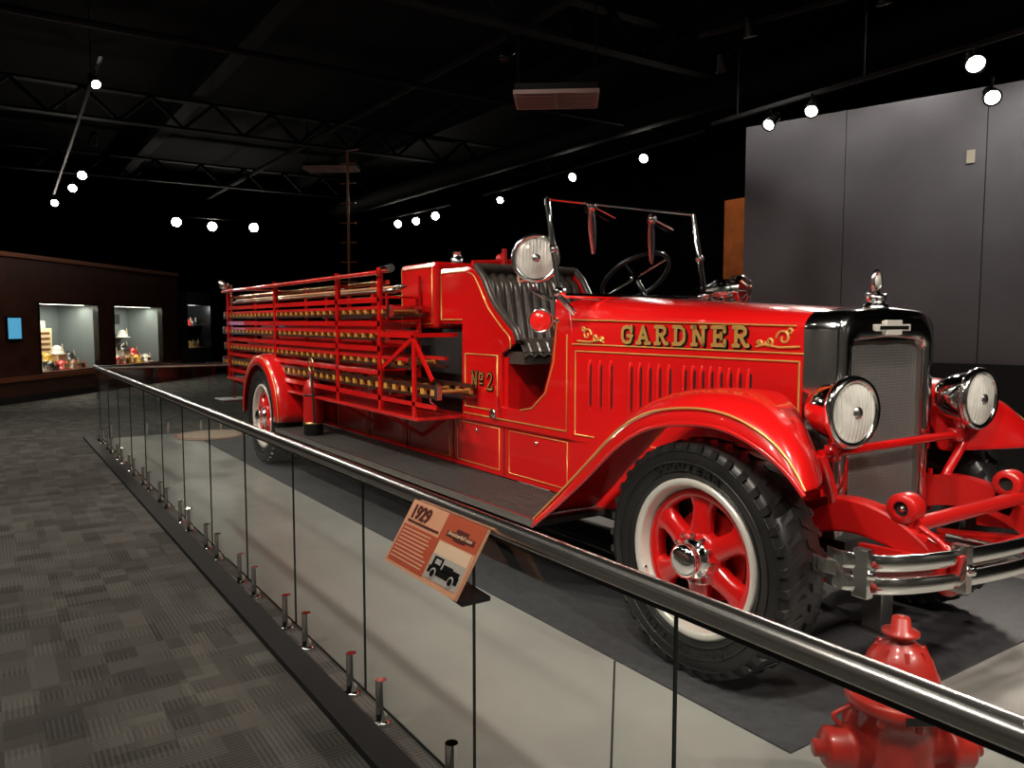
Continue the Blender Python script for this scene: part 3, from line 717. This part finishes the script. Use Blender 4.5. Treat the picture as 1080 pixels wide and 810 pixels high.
# headlights
for sd,nm,o_ in ((1,'near',.475),(-1,'far',.51)):
    b=MB();c=Vector((-1.80,YC-sd*o_,1.14));ax=Vector((1,-.12 if sd==1 else -.05,0))
    lamp(b,c,ax,.128,.20,LENS)
    b.tube([c+Vector((-.07,0,-.11)),(-1.87,YC-sd*o_,.99)],.022,CHROME,12,rs=[.03,.018])
    b.obj('headlight_'+nm,T)
b=MB()
b.tube([(-1.87,YC-.56,.97),(-1.87,YC+.56,.97)],.020,RED,14)
for sd in (1,-1):
    b.tube(spline([(-1.87,YC-sd*.56,.97),(-1.87,YC-sd*.52,.9),(-1.89,YC-sd*.44,.78),(-1.9,YC-sd*.40,.68)]),.022,RED,12)
    b.lathe([(0,-.03),(.035,-.03),(.035,.03),(0,.03)],(-1.87,YC-sd*.475,.97),(0,0,1),RED,16)
b.obj('headlight_bar',T)
# frame horns, springs, axle
def horn(sd):
    b=MB();y=YC-sd*.41
    path=spline([(-2.5,0,.62),(-2.1,0,.66),(-1.85,0,.72),(-1.65,0,.70),(-1.5,0,.62),(-1.42,0,.56)],6)
    rows=[]
    n=len(path)
    for i,p in enumerate(path):
        h=.085*(1-.45*i/n);rows.append([(p.x,y-sd*.035,p.z-h),(p.x,y-sd*.04,p.z-h+.01),(p.x,y-sd*.04,p.z+h-.01),(p.x,y-sd*.035,p.z+h),(p.x,y+sd*.03,p.z+h),(p.x,y+sd*.03,p.z-h),(p.x,y-sd*.035,p.z-h)])
    b.grid(rows,RED2,False)
    b.lathe([(0,-.05),(.045,-.05),(.05,-.04),(.05,.04),(.045,.05),(0,.05)],(-1.42,y,.56),(0,1,0),RED2,20)
    b.lathe([(.03,-.04),(.055,-.04),(.06,-.03),(.06,.03),(.055,.04),(.03,.04),(.03,-.04)],(-1.60,y,.79),(0,1,0),RED2,28)
    b.lathe([(0,-.025),(.03,-.025)],(-1.60,y,.79),(0,1,0),BLKM,16);b.lathe([(0,.035),(.014,.03),(.014,0)],(-1.60,y,.79),(0,-sd,0),STEEL,10)
    b.beam((-1.60,y,.76),(-1.62,y,.66),.06,.08,RED2,(1,0,0))
    for k in range(7):
        L_=.85-.1*k;z0=.50-.017*k
        pts=[(-2.24+L_*t,y,z0+.10*(t*L_/.85)**2) for t in [(-1+j/6) for j in range(13)]]
        for p,q in zip(pts[:-1],pts[1:]): b.beam(p,q,.065,.014,RED2)
    b.tube([(-1.42,y,.56),(-1.40,y,.60)],.03,RED2,10)
    for dx in (-.05,.05): b.tube([(-2.24+dx,y-.045,.30),(-2.24+dx,y-.045,.53),(-2.24+dx,y+.045,.53),(-2.24+dx,y+.045,.30)],.010,RED2,8)
    b.beam((-1.50,y-sd*.02,.66),(-1.36,y-sd*.06,.63),.03,.09,RED2);b.beam((-1.75,y-sd*.05,.60),(-1.40,y-sd*.07,.62),.025,.06,RED2)
    b.tube(spline([(-1.52,y-sd*.045,.74),(-1.44,y-sd*.05,.70),(-1.40,y-sd*.05,.64)]),.012,RED2,8)
    b.obj('frame_horn_%s'%('near' if sd==1 else 'far'),T)
horn(1);horn(-1)
b=MB()
b.tube([(-1.56,YC-.42,.735),(-1.56,YC+.42,.735)],.030,RED2,14)
b.tube([(-1.46,YC-.45,.60),(-1.46,YC+.45,.60)],.025,RED2,14)
b.beam((-2.24,YC-.75,.47),(-2.24,YC-.45,.36),.07,.09,RED2);b.beam((-2.24,YC+.75,.47),(-2.24,YC+.45,.36),.07,.09,RED2);b.beam((-2.24,YC-.45,.36),(-2.24,YC+.45,.36),.07,.09,RED2)
b.tube([(-2.08,YC-.66,.42),(-2.08,YC+.66,.42)],.018,RED2,10)
b.box(-2.06,-1.88,YC-.36,YC+.36,.52,.585,BLKM)
for sd in (1,-1):
    b.tube([(-2.24,YC-sd*.7,.36),(-2.24,YC-sd*.7,.66)],.035,RED2,12)
    b.prism([(-3.4,.42),(-2.75,.60),(-1.95,.60),(-1.95,.80),(-3.4,.86)],YC-sd*.425-.01,YC-sd*.425+.01,RED)
b.tube([(-1.75,YC+.2,.55),(-1.32,YC+.2,.55)],.02,CHROME,10)
b.obj('front_axle_and_crossmembers',T)
# bumper
def bump_path(z,off=0):
    pts=[(-1.66,-.80),(-1.58,-.81),(-1.49,-.76),(-1.42,-.64),(-1.37,-.45),(-1.33,-.2),(-1.32,0)]
    pts=pts+[(x,-y) for x,y in pts[::-1][1:]]
    return [Vector((x+off,YC+y,z)) for x,y in pts]
b=MB()
for z in (.665,.585):
    P=spline(bump_path(z),5);rows=[]
    for dz,dx in ((-.030,-.006),(-.028,.004),(-.014,.011),(0,.014),(.014,.011),(.028,.004),(.030,-.006),(-.030,-.006)):
        rows.append([(p.x+dx,p.y,p.z+dz) for p in P])
    b.grid(rows,NICK)
for y in (-.45,.45,-.785,.785):
    x=-1.37 if abs(y)<.6 else -1.535
    b.box(x-.03,x+.028,YC+y-.020,YC+y+.020,.54,.71,NICK)
    b.lathe([(0,.05),(.016,.046),(.02,.03),(.02,0)],(x,YC+y,.625),(1,0,0),CHROME,14)
P=spline(bump_path(.625,-.06),4);
for p,q in zip(P[:-1],P[1:]): b.beam(p,q,.012,.05,STEEL)
b.obj('front_bumper',T,bevel=.003)
# axle stand
b=MB();b.box(-2.14,-2.04,YC+.20,YC+.30,.02,.30,STEEL);b.box(-2.18,-2.0,YC+.16,YC+.34,.02,.035,STEEL);b.obj('axle_stand',T,bevel=.005)

# lower body and running board
b=MB()
for sd in (1,-1):
    y=YC-sd*.43
    b.box(-7.72,-3.30,min(y,y+sd*.03),max(y,y+sd*.03),.46,.82,RED)
    b.box(-10.1,-8.85,min(y,y+sd*.03),max(y,y+sd*.03),.55,.82,RED)
b.obj('body_skirts',T,bevel=.004)
b=MB()
for x0,x1 in ((-3.62,-4.30),(-4.36,-4.98),(-5.04,-5.75),(-5.81,-6.5),(-6.56,-7.3)):
    y=YC-.433
    b.tube([(x0-.03,y,.50),(x1+.03,y,.50),(x1+.03,y,.78),(x0-.03,y,.78),(x0-.03,y,.50)],.0025,GOLD,6)
    b.box(x1-.033,x1-.027,y-.002,y+.01,.47,.81,BLKM)
    b.lathe([(0,.015),(.014,.012),(.014,0)],((x0+x1)/2,y,.74),(0,-1,0),CHROME,12)
b.obj('skirt_trim',T)
b=MB()
for sd in (1,-1):
    y0,y1=sorted((YC-sd*.92,YC-sd*.43))
    b.box(-7.66,-3.28,y0,y1,.425,.455,RBD)
    for k in range(14):
        yy=y0+.02+(y1-y0-.04)*k/13;b.box(-7.6,-3.36,yy-.004,yy+.004,.455,.459,RBD)
    e=YC-sd*.925
    b.box(-7.67,-3.30,e-.006,e+.006,.418,.462,STEEL)
    for x in (-4.2,-5.4,-6.6): b.beam((x,YC-sd*.3,.36),(x,YC-sd*.88,.41),.05,.04,BLKM)
b.obj('running_boards',T)
# chassis
b=MB()
for sd in (1,-1): b.box(-10.1,-2.4,YC-sd*.36-.03,YC-sd*.36+.03,.48,.64,BLKM)
b.box(-4.0,-2.3,YC-.3,YC+.3,.35,.78,BLKM);b.tube([(-8.25,YC-.8,.512),(-8.25,YC+.8,.512)],.06,BLKM,12);b.lathe([(0,-.2),(.15,-.1),(.18,0),(.15,.1),(0,.2)],(-8.25,YC,.512),(0,1,0),BLKM,16)
b.box(-6.5,-4.6,YC-.3,YC+.3,.35,.6,BLKM);b.tube([(-8.1,YC,.5),(-4,YC,.5)],.04,BLKM)
b.obj('chassis',T)
# rear body
b=MB()
b.box(-10.0,-5.95,YC-.36,YC+.36,.80,1.50,RED2);b.box(-5.95,-4.88,YC-.36,YC+.36,.80,1.44,BLKM)
b.box(-10.0,-4.88,YC-.80,YC+.80,.80,.825,RED2)
b.box(-10.42,-10.0,YC-.85,YC+.85,.50,.53,STEEL)
b.obj('hose_body',T,bevel=.006)
# equipment boxes
b=MB()
b.box(-5.22,-4.76,YC-.43,YC+.43,1.47,1.89,RED);b.box(-5.88,-5.28,YC-.43,YC+.43,1.44,1.95,RED)
b.obj('equipment_boxes',T,bevel=.035)
b=MB();y=YC-.434
for x0,x1,z0,z1 in ((-5.18,-4.80,1.51,1.85),(-5.84,-5.32,1.48,1.91)):
    b.tube([(x0,y,z0),(x1,y,z0),(x1,y,z1),(x0,y,z1)],.004,GOLD,6,True)
b.lathe([(.05,0),(.05,.03),(.03,.05),(.03,.07),(.04,.08),(0,.10)],(-5.35,YC-.2,1.95),(0,0,1),CHROME,20)
b.lathe([(.03,0),(.03,.05),(.045,.06),(.03,.10),(0,.11)],(-4.95,YC-.05,1.89),(0,0,1),RED2,16);b.tube([(-4.95,YC-.3,1.92),(-4.95,YC+.3,1.96)],.02,RED2,10);b.tube([(-4.8,YC-.12,1.89),(-4.8,YC-.12,2.02)],.018,RED2,8)
b.tube([(-4.98,YC+.1,1.9),(-4.98,YC+.1,2.03),(-4.86,YC+.1,2.03)],.015,CHROME,8)
b.obj('box_fittings',T)
# ladder racks
b=MB()
for sd in (1,-1):
    yo=YC-sd*.79;yi=YC-sd*.46
    for x in (-5.50,-6.35,-8.05,-9.9):
        zt=1.90
        b.box(x-.022,x+.022,yo-.008,yo+.008,.82,zt,RED);b.box(x-.022,x-.014,min(yo,yo+sd*.04),max(yo,yo+sd*.04),.82,zt,RED)
        b.box(x-.022,x+.022,yi-.01,yi+.01,.82,zt-.05,RED)
        for z in (.93,1.13,1.31,1.50,1.68): b.box(x-.02,x+.02,min(yo,yi),max(yo,yi),z-.008,z+.008,RED)
        b.beam((x,YC-sd*.43,.60),(x,yo,.82),.04,.025,RED)
        b.lathe([(0,.02),(.02,.015),(.022,0)],(x,yo-sd*.008,1.86),(0,-sd,0),BRASS,12)
    b.tube([(-5.45,yo-sd*.03,1.86),(-10.0,yo-sd*.03,1.86)],.018,RED,12)
    b.tube([(-5.35,yo+sd*.03,1.89),(-5.5,yo+sd*.03,1.89)],.032,CHROME,12)
    b.tube([(-5.45,yo+sd*.05,1.79),(-10.0,yo+sd*.05,1.79)],.018,BRASS,12)
    for z in (1.66,1.48,1.29,1.11,.92): b.box(-9.95,-5.48,yo-.008,yo+.008,z-.020,z+.020,RED)
    b.box(-5.5,-4.62,yo-.008,yo+.008,.905,.935,RED);b.box(-4.95,-4.91,yo-.008,yo+.008,.82,1.40,RED)
    b.beam((-5.48,yo,1.40),(-4.92,yo,1.40),.016,.04,RED);b.beam((-5.45,yo,1.15),(-4.95,yo,1.38),.014,.03,RED);b.beam((-4.93,yo,1.37),(-4.66,yo,1.10),.014,.03,RED)
    b.beam((-4.95,YC-sd*.44,1.40),(-4.95,yo,1.40),.04,.03,RED)
b.obj('ladder_racks',T)
def ladder(name,x0,x1,ya,yb,zc,h):
    b=MB()
    for y in (ya,yb):
        b.box(x0,x1,y-.014,y+.014,zc+h/2-.026,zc+h/2,RED2 if h<.085 else DWOOD);b.box(x0,x1,y-.014,y+.014,zc-h/2,zc-h/2+.022,DWOOD)
        x=x0+.12
        while x<x1-.05:
            b.box(x-.026,x+.026,y-.012,y+.012,zc-h/2+.018,zc+h/2-.018,YEL if y==ya else WOOD);x+=.15
    x=x0+.12
    while x<x1-.05: b.tube([(x,ya,zc),(x,yb,zc)],.012,WOOD,8);x+=.30
    for x in (x0,x1): b.box(x-.02,x+.02,ya-.018,ya+.018,zc-h/2-.004,zc+h/2+.004,STEEL)
    b.obj(name,T)
for sd in (1,-1):
    A=YC-sd*.77;Bq=YC-sd*.49
    for i,(x0,x1,z,h) in enumerate(((-10.1,-5.35,1.575,.08),(-10.15,-5.42,1.39,.08),(-10.1,-5.0,1.20,.08),(-10.2,-4.62,1.02,.09))):
        ladder('ladder_%d_%s'%(i+1,'near' if sd==1 else 'far'),x0,x1,A,Bq,z,h)
# pike poles
b=MB()
for z,y in ((1.73,.66),(1.76,.60)): b.tube([(-10.2,YC-y,z),(-5.6,YC-y,z)],.016,WOOD,8);b.lathe([(.02,0),(.025,.08),(0,.2)],(-5.6,YC-y,z),(1,0,0),STEEL,10)
b.obj('pike_poles',T)
# running-board extinguisher
b=MB();c=Vector((-7.0,YC-.78,.46))
b.lathe([(.085,0),(.09,.01),(.09,.10)],c,(0,0,1),BLK,28);b.lathe([(.09,.10),(.088,.42),(.085,.44),(.05,.50),(.03,.515),(.03,.55),(.04,.555),(.04,.58),(0,.59)],c,(0,0,1),DRED,28)
b.lathe([(.0905,.10),(.0935,.10),(.0935,.12),(.0905,.12)],c,(0,0,1),BRASS,28);b.lathe([(.0885,.36),(.0915,.36),(.0915,.375),(.0885,.375)],c,(0,0,1),BLK,28)
b.tube(spline([c+Vector((0,-.03,.56)),c+Vector((.1,-.05,.52)),c+Vector((.12,-.04,.3)),c+Vector((.11,-.03,.12))]),.010,BLKM,8)
b.tube([c+Vector((.02+.06*math.cos(t),-.02,.64+.06*math.sin(t))) for t in [k*math.pi/10 for k in range(20)]],.008,BRASS,8,True)
b.obj('extinguisher',T)
b=MB();c=Vector((-6.80,YC-.50,.46))
b.tube(spline([c+Vector((.0,0,.4)),c+Vector((.1,-.12,.5)),c+Vector((.0,-.16,.62)),c+Vector((-.1,-.1,.5)),c+Vector((-.08,0,.3))]),.012,BRASS,8)
for x in (-7.0,-6.6,-5.9,-5.2): b.tube([(x,YC-.45,.85),(x,YC-.52,.9),(x,YC-.52,1.0)],.009,CHROME,8)
b.obj('brackets',T)
# tail lamps/rails
b=MB()
for sd in (1,-1):
    b.tube(spline([(-10.06,YC-sd*.7,.55),(-10.1,YC-sd*.7,1.2),(-10.06,YC-sd*.7,1.95)]),.018,CHROME,10)
    b.lathe([(0,.03),(.05,.02),(.06,0),(.05,-.05),(0,-.07)],(-10.1,YC-sd*.78,1.95),(-1,0,0),CHROME,16)
b.tube([(-10.08,YC-.7,1.9),(-10.08,YC+.7,1.9)],.018,CHROME,10)
b.obj('tail_rails',T)

# ================================================================ extras in the back
root=empty('scaling_ladder')
b=MB();px_,py_=-12.0,4.92
b.tube([(px_,py_,.02),(px_,py_,4.2)],.022,WOOD,8);b.lathe([(0,0),(.25,0),(.25,.02),(.03,.05)],(px_,py_,0.0),(0,0,1),BLKM,20)
for k in range(11):
    z=.9+k*.31;b.tube([(px_-.09,py_-.09,z),(px_+.09,py_+.09,z)],.012,WOOD,6)
b.tube([(px_,py_,4.2),(px_+.1,py_+.15,4.22)],.018,STEEL,6);b.obj('pole',root)
b=MB();b.lathe([(0,0),(.44,0),(.45,.01),(.44,.02),(.40,.022),(0,.022)],(-10.68,2.42,0.0125),(0,0,1),mat('cream_disc',(.66,.50,.36),.5),40);b.lathe([(.44,.0215),(.40,.0235)],(-10.68,2.42,0.0125),(0,0,1),SRED,40,False);b.obj('round_floor_medallion')

# ================================================================ camera & world
w=bpy.data.worlds.new('w');S.world=w;w.use_nodes=True
w.node_tree.nodes['Background'].inputs[0].default_value=(.9,.92,1,1);w.node_tree.nodes['Background'].inputs[1].default_value=.0
th=math.radians(33.9);p=math.radians(4.48)
F=Vector((-math.cos(th)*math.cos(p),math.sin(th)*math.cos(p),-math.sin(p)))
U=Vector((-math.cos(th)*math.sin(p),math.sin(th)*math.sin(p),math.cos(p)))
R=Vector((math.sin(th),math.cos(th),0))
cam=bpy.data.cameras.new('camera');co=bpy.data.objects.new('camera',cam);COL.objects.link(co)
M=Matrix((R,U,-F)).transposed().to_4x4();M.translation=Vector((0,0,1.49));co.matrix_world=M
cam.sensor_width=36;cam.lens=36*830/1080;cam.clip_start=.05
S.camera=co
